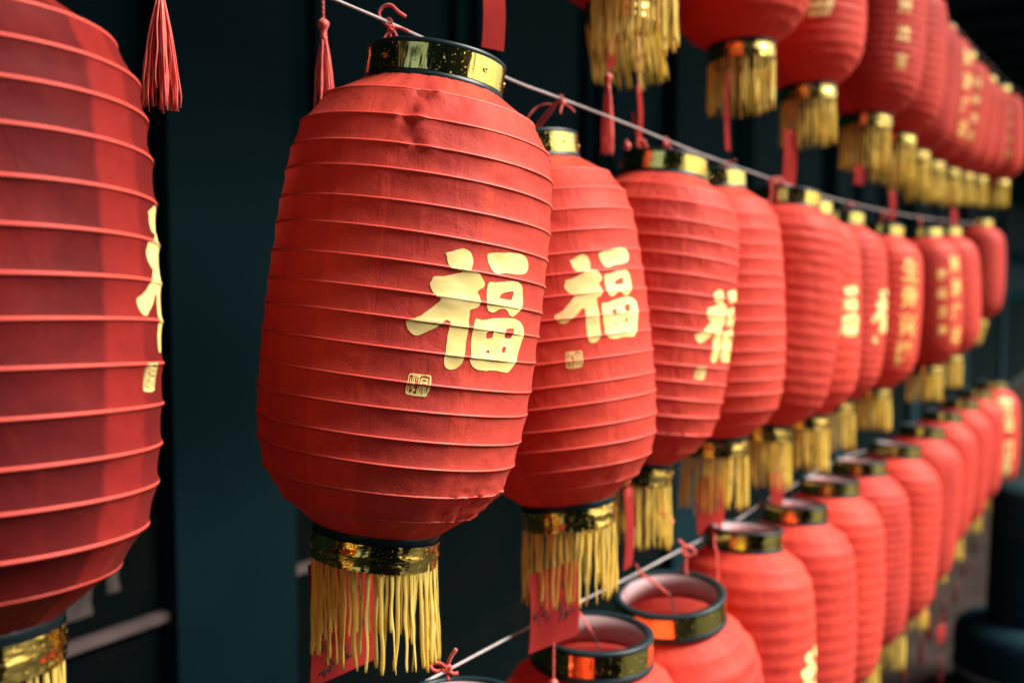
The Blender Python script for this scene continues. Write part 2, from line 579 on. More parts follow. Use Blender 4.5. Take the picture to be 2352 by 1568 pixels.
FU_OUT = [[[(-0.01588, -0.19287), (-0.0135, -0.19166), (-0.0085, -0.18991), (-0.00358, -0.18731), (0.00104, -0.18597), (0.00568, -0.18563), (0.0101, -0.18706), (0.01302, -0.19036), (0.01503, -0.19567), (0.01491, -0.20069), (0.01287, -0.20697), (0.01823, -0.20645), (0.0235, -0.20794), (0.02695, -0.21146), (0.0306, -0.21535), (0.03173, -0.21796), (0.03054, -0.22165), (0.02528, -0.22487), (0.02395, -0.22718), (0.02687, -0.2303), (0.0288, -0.23634), (0.02842, -0.24016), (0.02514, -0.24308), (0.02024, -0.24494), (0.01786, -0.24624), (0.01846, -0.25517), (0.01878, -0.26639), (0.01879, -0.28015), (0.01851, -0.29019), (0.01759, -0.2978), (0.01482, -0.30247), (0.0104, -0.30577), (0.00444, -0.30737), (-0.00057, -0.30528), (-0.00286, -0.30119), (-0.00343, -0.29629), (-0.00288, -0.29126), (-0.00277, -0.28257), (-0.00268, -0.27264), (-0.00203, -0.26761), (-0.00145, -0.26011), (-0.00451, -0.259), (-0.00659, -0.25852), (-0.00937, -0.26172), (-0.01395, -0.266), (-0.01861, -0.26942), (-0.02444, -0.27286), (-0.03029, -0.27605), (-0.03499, -0.27799), (-0.03951, -0.2766), (-0.04437, -0.27232), (-0.04612, -0.26826), (-0.04671, -0.26565), (-0.04569, -0.26404), (-0.03956, -0.2619), (-0.03266, -0.25794), (-0.0271, -0.25292), (-0.0204, -0.2465), (-0.01368, -0.23944), (-0.01768, -0.23813), (-0.02182, -0.23561), (-0.02553, -0.2312), (-0.02813, -0.22565), (-0.02665, -0.22275), (-0.02536, -0.21827), (-0.0242, -0.21749), (-0.01546, -0.21663), (-0.008, -0.21396), (-0.00051, -0.21128), (0.00593, -0.20911), (-0.00086, -0.20835), (-0.0062, -0.20814), (-0.01052, -0.20506), (-0.01332, -0.1999), (-0.01368, -0.196)]], [[(0.03087, -0.18573), (0.03952, -0.18377), (0.0563, -0.18119), (0.07351, -0.17925), (0.08233, -0.17952), (0.09008, -0.18208), (0.09592, -0.18786), (0.09632, -0.19307), (0.0908, -0.19874), (0.07745, -0.20137), (0.06528, -0.20233), (0.05689, -0.20246), (0.05174, -0.20393), (0.04415, -0.20499), (0.0389, -0.20283), (0.03509, -0.1977), (0.03196, -0.19249)]], [[(0.03553, -0.21656), (0.03902, -0.21381), (0.04392, -0.21441), (0.05381, -0.21219), (0.06441, -0.21015), (0.07655, -0.20925), (0.08479, -0.21084), (0.08987, -0.21483), (0.09316, -0.22891), (0.09063, -0.23573), (0.08481, -0.24152), (0.07698, -0.24683), (0.07036, -0.2449), (0.06671, -0.24103), (0.06148, -0.23928), (0.05458, -0.24083), (0.05069, -0.24382), (0.04582, -0.24564), (0.03994, -0.2438), (0.03656, -0.23789), (0.03564, -0.23043), (0.03517, -0.22166)], [(0.05679, -0.22356), (0.07344, -0.21935), (0.07305, -0.22457), (0.0723, -0.22918), (0.06152, -0.22977), (0.05252, -0.22983), (0.05379, -0.22687)]], [[(0.02588, -0.25327), (0.02985, -0.25382), (0.03451, -0.25429), (0.04374, -0.25198), (0.05516, -0.2497), (0.06998, -0.24816), (0.08518, -0.24828), (0.09453, -0.25115), (0.10152, -0.2572), (0.1012, -0.26648), (0.09769, -0.27859), (0.09358, -0.29071), (0.08842, -0.29886), (0.08285, -0.30463), (0.07184, -0.3039), (0.06007, -0.30309), (0.04811, -0.30447), (0.03825, -0.30449), (0.03173, -0.30277), (0.02715, -0.29814), (0.02486, -0.29459), (0.02616, -0.29195), (0.02493, -0.28201), (0.02401, -0.26956), (0.02465, -0.25945)], [(0.04066, -0.26586), (0.05021, -0.26272), (0.05032, -0.26678), (0.05021, -0.27062), (0.04245, -0.27227)], [(0.06722, -0.25939), (0.08264, -0.25776), (0.08074, -0.26404), (0.07765, -0.2695), (0.06758, -0.26903)], [(0.04416, -0.28391), (0.04861, -0.28288), (0.04946, -0.28663), (0.04544, -0.28609)], [(0.06673, -0.27838), (0.07349, -0.27733), (0.07141, -0.28423), (0.06653, -0.28396)]]]
SEAL_OUT = [[(-0.03457, -0.31491), (-0.0296, -0.31483), (-0.02324, -0.31504), (-0.01524, -0.31485), (-0.01405, -0.31535), (-0.01344, -0.32044), (-0.01362, -0.32458), (-0.01389, -0.33038), (-0.01551, -0.33386), (-0.01614, -0.33683), (-0.01802, -0.33722), (-0.02434, -0.3374), (-0.02858, -0.33744), (-0.0339, -0.3369), (-0.03791, -0.33644), (-0.03831, -0.33351), (-0.03797, -0.32833), (-0.03734, -0.32211), (-0.03701, -0.31674), (-0.03614, -0.31561)], [(-0.03578, -0.31679), (-0.03266, -0.31683), (-0.03276, -0.32055), (-0.0332, -0.32511), (-0.03333, -0.32881), (-0.03357, -0.33171), (-0.03294, -0.33165), (-0.03253, -0.32871), (-0.03239, -0.32664), (-0.03162, -0.32636), (-0.03177, -0.32966), (-0.03183, -0.33233), (-0.03245, -0.33384), (-0.03354, -0.33491), (-0.03464, -0.33451), (-0.03508, -0.33291), (-0.03477, -0.32898), (-0.03438, -0.32565), (-0.03405, -0.32192), (-0.03419, -0.31865), (-0.03481, -0.31934), (-0.03513, -0.32327), (-0.03559, -0.32763), (-0.03603, -0.33055), (-0.03606, -0.33324), (-0.0368, -0.33331), (-0.03668, -0.33023), (-0.03655, -0.32507), (-0.03632, -0.32054)], [(-0.03139, -0.31699), (-0.03053, -0.3171), (-0.03125, -0.31935), (-0.03149, -0.32225), (-0.03185, -0.32371), (-0.03232, -0.32367), (-0.03216, -0.32211), (-0.03162, -0.31999)], [(-0.02945, -0.31729), (-0.02864, -0.31729), (-0.02897, -0.31948), (-0.02914, -0.32135), (-0.02868, -0.32223), (-0.02819, -0.32206), (-0.02808, -0.31979), (-0.02786, -0.31833), (-0.02672, -0.3182), (-0.02691, -0.32069), (-0.0271, -0.32235), (-0.02638, -0.32372), (-0.02644, -0.32557), (-0.02724, -0.32606), (-0.02708, -0.32809), (-0.02658, -0.32928), (-0.02747, -0.3306), (-0.02746, -0.33268), (-0.02696, -0.33387), (-0.02745, -0.33514), (-0.0293, -0.33535), (-0.03089, -0.3343), (-0.03086, -0.33325), (-0.02927, -0.33266), (-0.02868, -0.3322), (-0.02883, -0.33055), (-0.02968, -0.32982), (-0.03073, -0.32955), (-0.03033, -0.32785), (-0.02895, -0.32729), (-0.0288, -0.32604), (-0.03024, -0.32538), (-0.03018, -0.32271), (-0.03052, -0.32192), (-0.03004, -0.32064), (-0.03014, -0.31859)], [(-0.02432, -0.31649), (-0.02144, -0.31616), (-0.01978, -0.31567), (-0.01842, -0.31654), (-0.0156, -0.31675), (-0.0153, -0.31941), (-0.01553, -0.32314), (-0.01613, -0.32689), (-0.01619, -0.33063), (-0.01635, -0.33415), (-0.01723, -0.33403), (-0.01755, -0.33035), (-0.01742, -0.32663), (-0.01709, -0.32289), (-0.01657, -0.31994), (-0.01723, -0.31859), (-0.02068, -0.31854), (-0.02424, -0.31874), (-0.02447, -0.32164), (-0.02466, -0.32495), (-0.02509, -0.32788), (-0.02553, -0.33081), (-0.02589, -0.3327), (-0.02624, -0.33234), (-0.0261, -0.32983), (-0.02585, -0.32549), (-0.02542, -0.32092), (-0.02523, -0.31762)], [(-0.01833, -0.32097), (-0.01897, -0.32193), (-0.02062, -0.3225), (-0.02244, -0.32232), (-0.02329, -0.32151), (-0.02266, -0.32055), (-0.02101, -0.31998), (-0.01919, -0.32016)], [(-0.02366, -0.32443), (-0.02102, -0.32382), (-0.01804, -0.32463), (-0.01813, -0.32629), (-0.02064, -0.32636), (-0.02363, -0.32627)], [(-0.02332, -0.32831), (-0.02251, -0.32841), (-0.02314, -0.33137), (-0.02367, -0.33349), (-0.0245, -0.33296), (-0.02411, -0.33044)], [(-0.02183, -0.32855), (-0.02068, -0.32842), (-0.02119, -0.33157), (-0.02099, -0.33507), (-0.02211, -0.33539), (-0.02231, -0.33272)], [(-0.0197, -0.32863), (-0.01893, -0.32865), (-0.0188, -0.33131), (-0.01857, -0.33418), (-0.01934, -0.33416), (-0.01948, -0.3314)]]

FU_CHAR = [[smooth_outline(o, 2, .00022, 3 + i) for o in g] for i, g in enumerate(FU_OUT)]
SEAL_CHAR = [smooth_outline(o, 1) for o in SEAL_OUT]

# ------------------------------------------------------------------ the lines the lanterns hang on
def line3(pts):
    return [at(x, y, d) for x, y, d in pts]


LINES = {
    'middle': line3([(x, y, row_depth(x, 1.05)) for x, y in
                     [(-500, -600), (200, -235), (770, 0), (950, 78), (1170, 182), (1275, 222), (1440, 285), (1600, 350), (1745, 402), (1850, 438),
                      (1960, 468), (2060, 490), (2150, 504), (2220, 512), (2262, 516)]]),
    'bottom': line3([(x, y, row_depth(x, 1.13)) for x, y in
                     [(300, 1905), (700, 1700), (970, 1568), (1200, 1447), (1450, 1322), (1560, 1264), (1670, 1208), (1755, 1152), (1820, 1116), (1885, 1076), (1960, 1042), (2058, 1020), (2130, 986), (2190, 956), (2245, 924), (2290, 896)]]),
    'top': line3([(x, y, row_depth(x, 1.1)) for x, y in
                  [(900, -1500), (1400, -820), (1690, -480), (1850, -330), (2005, -175), (2090, -62), (2165, 30), (2245, 118), (2310, 186), (2360, 225)]]),
}


def wire_mesh(pts, r=.0018):
    # smooth the polyline a little
    P = pts
    q = []
    for i in range(len(P) - 1):
        p0 = P[max(i - 1, 0)]; p1 = P[i]; p2 = P[i + 1]; p3 = P[min(i + 2, len(P) - 1)]
        for j in range(6):
            t = j / 6
            q.append(.5 * ((2 * p1) + (p2 - p0) * t + (2 * p0 - 5 * p1 + 4 * p2 - p3) * t * t + (3 * p1 - p0 - 3 * p2 + p3) * t ** 3))
    q.append(P[-1])
    b = MB(); b.tube(q, r, 10)
    return b.mesh('hanging_wire'), q


WIREPTS = {}
for k, lab in (('top', 'thin wire that carries the uppermost row of lanterns'),
               ('middle', 'pale coated wire that carries the middle row of lanterns'),
               ('bottom', 'pale wire sloping up from the bottom edge through the lowest row of lanterns')):
    me, q = wire_mesh(LINES[k])
    WIREPTS[k] = q
    o = obj('hanging_wire', me, M['wire'])
    o['label'] = lab; o['category'] = 'wire'; o['group'] = 'wires the lanterns hang on'


def wire_near(row, p, shift=0.0):
    q = WIREPTS[row]
    t = p.dot(U) + shift
    for a, b in zip(q, q[1:]):
        ta, tb = a.dot(U), b.dot(U)
        if ta <= t <= tb:
            return a.lerp(b, (t - ta) / (tb - ta))
    return q[-1] if t > q[-1].dot(U) else q[0]


# ------------------------------------------------------------------ shared part meshes
def ring_mesh(name, prof, seg=80):
    b = MB(); b.lathe(prof, seg)
    return b.mesh(name)


RT, RB = .0785, .0715
top_ring_me = ring_mesh('top_ring', [(RT + .002, -.0035), (RT + .0022, .0015), (RT + .0004, .0035), (RT, .005), (RT, .0325), (RT + .0010, .0335), (RT + .0012, .0375),
                                     (RT - .001, .039), (RT - .0085, .0388), (RT - .0098, .037), (RT - .0098, -.003)])
lining_me = ring_mesh('ring_lining', [(RT - .0100, .0345), (RT - .0100, .0), (RT - .0106, .0), (RT - .0106, .0345)])
bot_ring_me = ring_mesh('bottom_ring', [(RB + .0012, .004), (RB + .0016, -.004), (RB, -.006), (RB - .0005, -.036), (RB - .004, -.037), (RB - .005, .004)])


def foil_mesh(name, r, z0, z1, seed, amp, crease, seg=110, rows=9, sweep=2 * pi):
    b = MB(); R = []
    for i in range(rows):
        f = i / (rows - 1); z = z0 + (z1 - z0) * f
        row = []
        for j in range(seg):
            a = sweep * j / seg
            d = amp * noise.noise(Vector((cos(a) * 9, sin(a) * 9, f * 3 + seed))) + amp * .5 * noise.noise(Vector((cos(a) * 26, sin(a) * 26, f * 9 + seed)))
            d += crease * math.exp(-((f - .52 + .06 * sin(a * 3 + seed)) / .08) ** 2)
            row.append(((r + d) * sin(a), -(r + d) * cos(a), z + amp * .5 * noise.noise(Vector((cos(a) * 6, sin(a) * 6, seed)))))
        R.append(row)
    b.grid(R, True)
    return b.mesh(name)


gold_top_mes = [foil_mesh('foil_band', RT + .0007, .0048, .0328, 1 + k, .00035, 0, rows=5) for k in range(3)]
gold_bot_mes = [foil_mesh('foil_band', RB + .0014, -.0375, -.0085, 4 + k, .0012, .0016, seg=150) for k in range(3)]


def eyelet_mesh():
    b = MB(); rows = []
    for i in range(14):
        a = 2 * pi * i / 14
        rows.append([((.0024 + .0007 * cos(q)) * cos(a), .0007 * sin(q), (.0024 + .0007 * cos(q)) * sin(a)) for q in (2 * pi * k / 7 for k in range(7))])
    rows.append(rows[0])
    b.grid(rows, True)
    return b.mesh('eyelet')


eyelet_me = eyelet_mesh()


def bail_mesh(lift=.018):
    b = MB()
    pts = []
    for i in range(25):
        f = i / 24
        x = (RT - .011) * (2 * f - 1)
        z = .012 + lift * (1 - abs(2 * f - 1) ** 2.2) + .010 * (1 - abs(2 * f - 1))
        pts.append((x, .0, z))
    b.tube(pts, .0011, 6)
    return b.mesh('bail')


bail_me = bail_mesh()

BODIES = {
    'front': Body(1, sag=.0015, wr=1.0, seg=160, per=9,
                  crease=[(-.32, .055, .16, .030, .0030), (-.42, .115, .13, .030, .0028), (-.36, .175, .12, .028, .0022), (1.15, .10, .16, .03, .0018),
                          (.60, .90, .30, .05, .0032), (.35, .93, .2, .04, .0024), (.95, .905, .2, .04, .0028)]),
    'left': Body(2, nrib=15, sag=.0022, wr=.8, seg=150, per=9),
    'second': Body(3, sag=.0014, wr=.9, seg=130, per=7, crease=[(.2, .93, .3, .04, .002)]),
    'third': Body(4, sag=.0014, wr=1.3, seg=120, per=7, crease=[(.7, .14, .25, .05, .003), (.9, .24, .2, .05, .003), (-.3, .92, .4, .05, .003)]),
    'plain': Body(5, sag=.0015, wr=1.0, seg=96, per=5),
    'tight': Body(6, nrib=21, sag=.0016, wr=.8, seg=88, per=5),
    'slack': Body(8, nrib=19, sag=.0018, wr=1.5, seg=96, per=5, crease=[(.5, .10, .3, .05, .003), (.8, .18, .2, .04, .003)]),
}
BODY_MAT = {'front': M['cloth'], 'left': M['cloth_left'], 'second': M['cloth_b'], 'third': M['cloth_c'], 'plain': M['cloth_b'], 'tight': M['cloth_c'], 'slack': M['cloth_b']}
body_me, rib_me, fu_me, seal_me, text_me = {}, {}, {}, {}, {}
for k, bd in BODIES.items():
    body_me[k] = bd.mesh('shade', BODY_MAT[k])


def ribs_for(k):
    if k not in rib_me:
        rib_me[k] = [BODIES[k].rib_mesh(i) for i in range(1, BODIES[k].n)]
    return rib_me[k]


def fu_for(k, drop=0.0):
    if (k, drop) not in fu_me:
        me = []
        for g in FU_CHAR:
            me.append([[(x, y + drop) for x, y in o] for o in g])
        bm = bmesh.new()
        tmp = bpy.data.meshes.new('tmp')
        for g in me:
            b2 = poly_mesh(g); b2.to_mesh(tmp); b2.free(); bm.from_mesh(tmp)
        bpy.data.meshes.remove(tmp)
        fu_me[(k, drop)] = wrap(bm, BODIES[k], 'printed_character', material=M['print'])
        b3 = poly_mesh([[(x, y + drop) for x, y in o] for o in SEAL_CHAR])
        seal_me[(k, drop)] = wrap(b3, BODIES[k], 'printed_seal', material=M['print'])
    return fu_me[(k, drop)], seal_me[(k, drop)]


def text_for(k, txt, size, a0, z0, sp=1.1, bold=.03):
    key = (k, txt, size, a0, z0)
    if key not in text_me:
        text_me[key] = wrap(text_mesh(txt, size, sp, bold), BODIES[k], 'printed_character', a0, z0, material=M['print'] if size > .1 else M['print_b'])
    return text_me[key]


# ------------------------------------------------------------------ braided strands, tassels, cords
def strand_pts(rnd, start, down, length, wander, outward, n=13):
    pts = []
    sd = rnd.uniform(0, 100)
    side = Vector((outward.y, -outward.x, 0))
    lean = rnd.gauss(0, .03); lo = rnd.uniform(-.05, .035)
    for i in range(n):
        f = i / (n - 1)
        p = start + down * (length * f)
        p = p + side * (lean * length * f + wander * noise.noise(Vector((f * 3.2, sd, 0))) * min(1, f * 3))
        p = p + outward * (lo * length * f + wander * .8 * noise.noise(Vector((f * 3.2, sd, 7))) * min(1, f * 3))
        pts.append(p)
    return pts


def strand(b, rnd, start, down, length, outward, wd=.0022, wander=.0026, n=13, seg=6):
    pts = strand_pts(rnd, start, down, length, wander, outward, n)
    side = Vector((outward.y, -outward.x, 0))
    tw = rnd.uniform(-1.6, 1.6)
    a = rnd.uniform(-.5, .5)
    s2 = side * cos(a) + outward * sin(a)
    w_ = wd * rnd.uniform(.85, 1.15)
    b.tube(pts, lambda f: w_ * (1 + .06 * sin(f * 260)) * (1 if f < .97 else .8), seg, flat=.28, twist=tw, side=s2)


def tassel_parts(root, seed, length=.10, width=.011, mat_=None, individually=False, cord_len=.05, n=26, thick=.00095):
    """red silk tassel: twisted cord, knot head, bound neck, threads; hangs down from z=0"""
    rnd = random.Random(seed)
    mat_ = mat_ or M['silk']
    b = MB()
    for s in (0, pi):
        b.tube([(cos(i * .9 + s) * .0008, sin(i * .9 + s) * .0008, -cord_len * i / 40) for i in range(41)], .0010, 6)
    obj('cord', b.mesh('cord'), mat_, root)
    b = MB(); z = -cord_len
    rows = []
    for i in range(13):
        f = i / 12
        r = [.0015, .0045, .0062, .0068, .0066, .0054, .0042, .0036, .0035, .0036, .0042, .0040, .003][i]
        rows.append([((r + .0005 * sin(q * 5 + f * 9)) * cos(q), (r + .0005 * sin(q * 5 + f * 9)) * sin(q), z - f * .026) for q in (2 * pi * j / 14 for j in range(14))])
    b.grid(rows, True, True)
    obj('knot', b.mesh('knot'), mat_, root)
    z -= .023
    whole = MB()
    for i in range(n):
        a = rnd.uniform(0, 2 * pi); rr = sqrt(rnd.random())
        ln = length * (rnd.uniform(.94, 1.03) if rnd.random() < .8 else rnd.uniform(.7, 1.08))
        fan = width * rr * rnd.uniform(.8, 1.2)
        mid = width * .45 * rr
        sd = rnd.uniform(0, 50)
        pts = []
        for k in range(11):
            f = k / 10
            rad = .0032 * rr * (1 - f) + (mid * 2 * f * (1 - f) + fan * f) 
            wv = .0030 * noise.noise(Vector((f * 4, sd, 0))) * f
            pts.append((cos(a) * rad + wv, sin(a) * rad + .0026 * noise.noise(Vector((f * 4, sd, 9))) * f, z - ln * f))
        t = thick * rnd.uniform(.8, 1.4)
        if individually:
            bb = MB(); bb.tube(pts, t, 6)
            obj('thread', bb.mesh('thread'), mat_, root)
        else:
            whole.tube(pts, t, 5)
    if not individually:
        obj('threads', whole.mesh('threads'), mat_, root, kind='stuff')


def small_knot(b, c, rnd, r=.0045, tail=.022):
    """overhand knot with two loose tails"""
    pts = []
    for i in range(22):
        a = i / 21 * 4.6 * pi
        pts.append(c + Vector((cos(a) * r * .7, sin(a * .5) * r * .55, sin(a) * r * .6 + (i / 21 - .5) * r)))
    b.tube(pts, .00135, 7)
    for s in (-1, 1):
        d = Vector((s * rnd.uniform(.3, 1), rnd.uniform(-.5, .2), rnd.uniform(-.9, .9)))
        p = [c]
        for i in range(7):
            d = (d + Vector((0, 0, -.12)) + Vector((rnd.uniform(-.1, .1), 0, rnd.uniform(-.1, .1)))).normalized()
            p.append(p[-1] + d * tail / 7)
        b.tube(p, .0013, 7)


# ------------------------------------------------------------------ one lantern
PLACED = []


def lantern(label, group, row, top, bottom, depth, body='plain', dz=0.0, e=None, face=None, mark=None, near=0, ring_k=1.0,
            fringe_len=.122, nfr=52, anchor=None, width=1.0, drop=0.0, gust=(0, 0), dim=False, seed=0, body_k=1.0, tails=True):
    T = at(top[0], top[1], depth - dz / 2); B = at(bottom[0], bottom[1], depth + dz / 2)
    ax = (T - B); s = ax.length / H0; ax.normalize()
    if face is None:
        phi = math.degrees(math.atan((top[0] + bottom[0] - 2352) / 2 / F_PX))
        face = -phi + (e or 0) - 16.5 * (mark == 'fu')
    q = Vector((0, 0, 1)).rotation_difference(ax) @ Quaternion((0, 0, 1), radians(face))
    root = thing('lantern', label, 'lantern', T, group)
    root.rotation_mode = 'QUATERNION'
    root.rotation_quaternion = q
    root.scale = (s * width, s * width, s)
    Minv = Matrix.LocRotScale(T, q, Vector((s * width, s * width, s))).inverted()
    L3 = Minv.to_3x3()
    down = (L3 @ Vector((gust[0], gust[1], -1))).normalized()
    PLACED.append((label, (T + B) / 2, .156 * s * width, row))
    bd = BODIES[body]
    sh = obj('shade', body_me[body], None, root)
    if near:
        for me in ribs_for(body):
            obj('rib', me, M['rib'] if body != 'front' else M['rib'], sh)
    if mark == 'fu':
        c, se = fu_for(body, drop)
        obj('printed_character', c, None, sh); obj('printed_seal', se, None, sh)
    elif mark:
        for (txt, size, a0, z0, *sp) in mark:
            step = size * (sp[0] if sp else 1.1)
            for k_, ch in enumerate(txt):
                obj('printed_character', text_for(body, ch, size, a0, z0 + ((len(txt) - 1) / 2 - k_) * step), None, sh)
    tr = obj('top_ring', top_ring_me, M['black'], root); tr.scale = (ring_k, ring_k, 1)
    g = obj('foil_band', gold_top_mes[seed % 3], M['gold'], tr); g.rotation_euler.z = seed * 1.7
    obj('ring_lining', lining_me, M['pale'], tr)
    if near:
        for a in (18, 62, 140, 205, 290):
            e_ = obj('eyelet', eyelet_me, M['brass'], tr)
            a = radians(a - face * 0 + 6)
            e_.location = ((RT + .0014) * sin(a), -(RT + .0014) * cos(a), .019)
            e_.rotation_euler.z = a
    obj('bail', bail_me, M['bail'], tr)
    br = obj('bottom_ring', bot_ring_me, M['black'], root, (0, 0, -H0))
    br.scale = (1, 1, 1)
    g = obj('foil_band', gold_bot_mes[seed % 3], M['gold_crumpled'], br); g.rotation_euler.z = seed * 2.1
    if near:
        e_ = obj('eyelet', eyelet_me, M['brass'], br)
        a = radians(32); e_.location = ((RB + .003) * sin(a), -(RB + .003) * cos(a), -.0135); e_.rotation_euler.z = a
    # fringe
    rnd = random.Random(100 + seed)
    whole = MB()
    for i in range(nfr):
        a = 2 * pi * (i + rnd.uniform(-.42, .42)) / nfr
        outw = Vector((sin(a), -cos(a), 0))
        st = Vector(((RB - .0005) * sin(a), -(RB - .0005) * cos(a), -H0 - .026))
        st = st + outw * rnd.uniform(-.0015, .001)
        ln = fringe_len * (rnd.uniform(.955, 1.025) if rnd.random() < .85 else rnd.uniform(.86, 1.06))
        dd = down
        if near == 2:
            b = MB(); strand(b, rnd, st, dd, ln, outw, n=40, seg=7)
            obj('fringe_strand', b.mesh('fringe_strand'), M['fringe'], root)
        elif near == 1:
            b = MB(); strand(b, rnd, st, dd, ln, outw, n=16)
            obj('fringe_strand', b.mesh('fringe_strand'), M['fringe'], root)
        else:
            strand(whole, rnd, st, dd, ln, outw, wd=.0029 if depth > 2.1 else .0020, n=8 if depth > 2.1 else 14, seg=5, wander=.0034)
    if not near:
        obj('fringe', whole.mesh('fringe'), M['fringe'] if not dim else M['fringe_dim'], root, kind='stuff')
    # the cord that ties the bail to the line
    if row:
        wpt = at(*anchor) if anchor else wire_near(row, T)
        ap = Minv @ wpt
        b = MB()
        hook = Vector((0, 0, .034))
        if near and anchor:
            hook = Vector((ap.x * .7, ap.y * .7, .030))
        for sgn in (-1, 1):
            pts = []
            for i in range(9):
                f = i / 8
                p = hook.lerp(ap, f)
                p.x += sgn * .0032 * sin(pi * f) + sgn * .0008
                p.z += .0016 * sin(pi * f)
                pts.append(p)
            b.tube(pts, .00135, 7)
        lp = []
        for i in range(13):      # turn round the wire
            t_ = i / 12 * 2 * pi
            lp.append(ap + (L3 @ (Vector((0, 0, 1)) * (.0042 * sin(t_)) + N * (.0042 * cos(t_)) + U * (.003 * (i / 12 - .5)))))
        b.tube(lp, .0014, 7)
        small_knot(b, ap + Vector((.003, -.003, -.007)), rnd)
        obj('hanging_cord', b.mesh('hanging_cord'), M['cord'], root)
    return root, Minv


GM, GT, GB = 'lanterns in the middle row', 'lanterns in the top row', 'lanterns in the bottom row'
LM = {}
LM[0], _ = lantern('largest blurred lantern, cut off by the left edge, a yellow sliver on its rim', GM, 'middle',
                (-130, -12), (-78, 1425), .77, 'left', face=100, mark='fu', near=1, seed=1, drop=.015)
LM[1], MI1 = lantern('sharp red lantern leaning left, with the biggest yellow luck character and small seal', GM, 'middle',
                 (995, 212), (867, 1206), 1.115, 'front', face=24, mark='fu', near=2, seed=2, nfr=66, anchor=(893, 52, row_depth(893, 1.05)))
LM[2], _ = lantern('slightly blurred lantern with a yellow luck character, just right of the sharp front lantern', GM, 'middle',
                (1214, 380), (1302, 1144), 1.46, 'second', e=38, mark='fu', near=1, seed=3, drop=.034, width=.975)
LM[3], _ = lantern('wrinkled lantern tilted left, luck character squeezed against its right rim, third dark ring', GM, 'middle',
                (1522, 410), (1456, 1054), 1.75, 'third', e=66, mark='fu', near=1, seed=4, drop=-.008, width=.95)
LM[4], _ = lantern('middle-row lantern half hidden behind the wrinkled tilted one, bright glints on its ring', GM, 'middle',
                (1628, 440), (1640, 1000), 2.03, 'plain', e=-4, mark='fu', near=1, seed=5, width=.94)
LM[5], _ = lantern('middle-row lantern with plain cloth whose dark top ring touches a red knot on the wire', GM, 'middle',
                (1807, 478), (1752, 970), 2.30, 'slack', e=120, seed=6, width=.94)
TXT1 = [('生意兴隆', .082, .01, -.25)]
TXT2 = [('财源广进', .070, .030, -.25, 1.3), ('恭喜发财', .046, -.048, -.26, 1.55)]
TXT3 = [('招财进宝', .048, 0.0, -.25, 1.65)]
TXTBIG = [('吉祥如意', .115, .060, -.25, .92), ('心想事成', .115, -.060, -.25, .92)]
mids = [
    ('middle-row lantern whose small blurred yellow character fills its right rim', (1844, 500), (1842, 948), 2.56, 'plain', 48, 'fu', 0),
    ('middle-row lantern with a narrow yellow sliver at its right edge, before the word column', (1924, 520), (1908, 915), 2.90, 'tight', 78, 'fu', 0),
    ('middle-row lantern with four large blurred yellow words in a column near its right rim', (2022, 545), (2000, 886), 3.26, 'plain', 42, TXT1, 0),
    ('middle-row lantern with two columns of yellow words, a small one beside a larger one', (2118, 548), (2124, 836), 3.78, 'plain', 46, TXT2, 0),
    ('middle-row lantern with only its right side showing behind the two-column one', (2166, 545), (2172, 812), 4.25, 'plain', 120, None, 0),
    ('plain red lantern at the far right end of the middle row, its fringe blown left', (2246, 522), (2238, 732), 5.2, 'tight', 120, None, 0),
]
for i, (lab, t, b_, d, bd, e, mk, nr) in enumerate(mids):
    LM[6 + i], _ = lantern(lab, GM, 'middle', t, b_, d, bd, e=e, mark=mk, near=nr, seed=7 + i, nfr=44, width=.92, gust=(-.35, 0) if i == 5 else (0, 0))

tops = [
    ('lantern above the frame of which only the long fringe hangs into view', (1470, -770), (1457, -88), 1.52, 'plain', 0, None, 1.0),
    ('top-row lantern behind the long fringe, its own fringe blown to the right', (1440, -560), (1428, 18), 1.86, 'plain', 0, None, 1.0),
    ('dark-bottomed top-row lantern with a small sparkling bottom ring, nearest whole fringe on the right', (1684, -395), (1702, 108), 2.18, 'slack', 100, None, 1.04),
    ('top-row lantern showing the lower half of an orange character at the top edge', (1846, -252), (1856, 202), 2.50, 'slack', 6, 'fu', .93),
    ('top-row lantern with one narrow column of small yellow words on its right side', (2012, -110), (1990, 268), 3.0, 'tight', 36, TXT3, 1.0),
    ('top-row lantern just beyond the one with the narrow word column', (2072, -20), (2052, 312), 3.45, 'plain', 120, None, 1.0),
    ('top-row lantern whose gold top ring just touches the top of the photo', (2112, 50), (2090, 348), 3.80, 'tight', 100, None, 1.0),
    ('top-row lantern with two columns of blurred yellow words under a gold glint', (2146, 86), (2126, 372), 4.1, 'plain', 48, TXT2, 1.0),
    ('top-row lantern with a round bright glint on top and faint words on its side', (2198, 142), (2168, 388), 4.5, 'tight', 40, TXT3, 1.0),
    ('narrow top-row lantern third from the far end', (2224, 175), (2203, 398), 4.95, 'plain', 100, None, 1.0),
    ('narrow top-row lantern just before the last one of the row', (2252, 196), (2235, 405), 5.35, 'plain', 100, None, 1.0),
    ('last lantern of the top row, with a column of four small yellow words', (2287, 217), (2286, 414), 5.9, 'plain', 25, TXT3, 1.0),
]
LT = {}
for i, (lab, t, b_, d, bd, e, mk, wd) in enumerate(tops):
    LT[i], _ = lantern(lab, GT, 'top', t, b_, d, bd, e=e, mark=mk, seed=20 + i, nfr=46 if i > 1 else 62, width=wd, drop=-.06 if mk == 'fu' else 0,
                       gust=(.16, 0) if i == 1 else (0, 0), fringe_len=.118 if i < 4 else .13, dim=(i == 1))

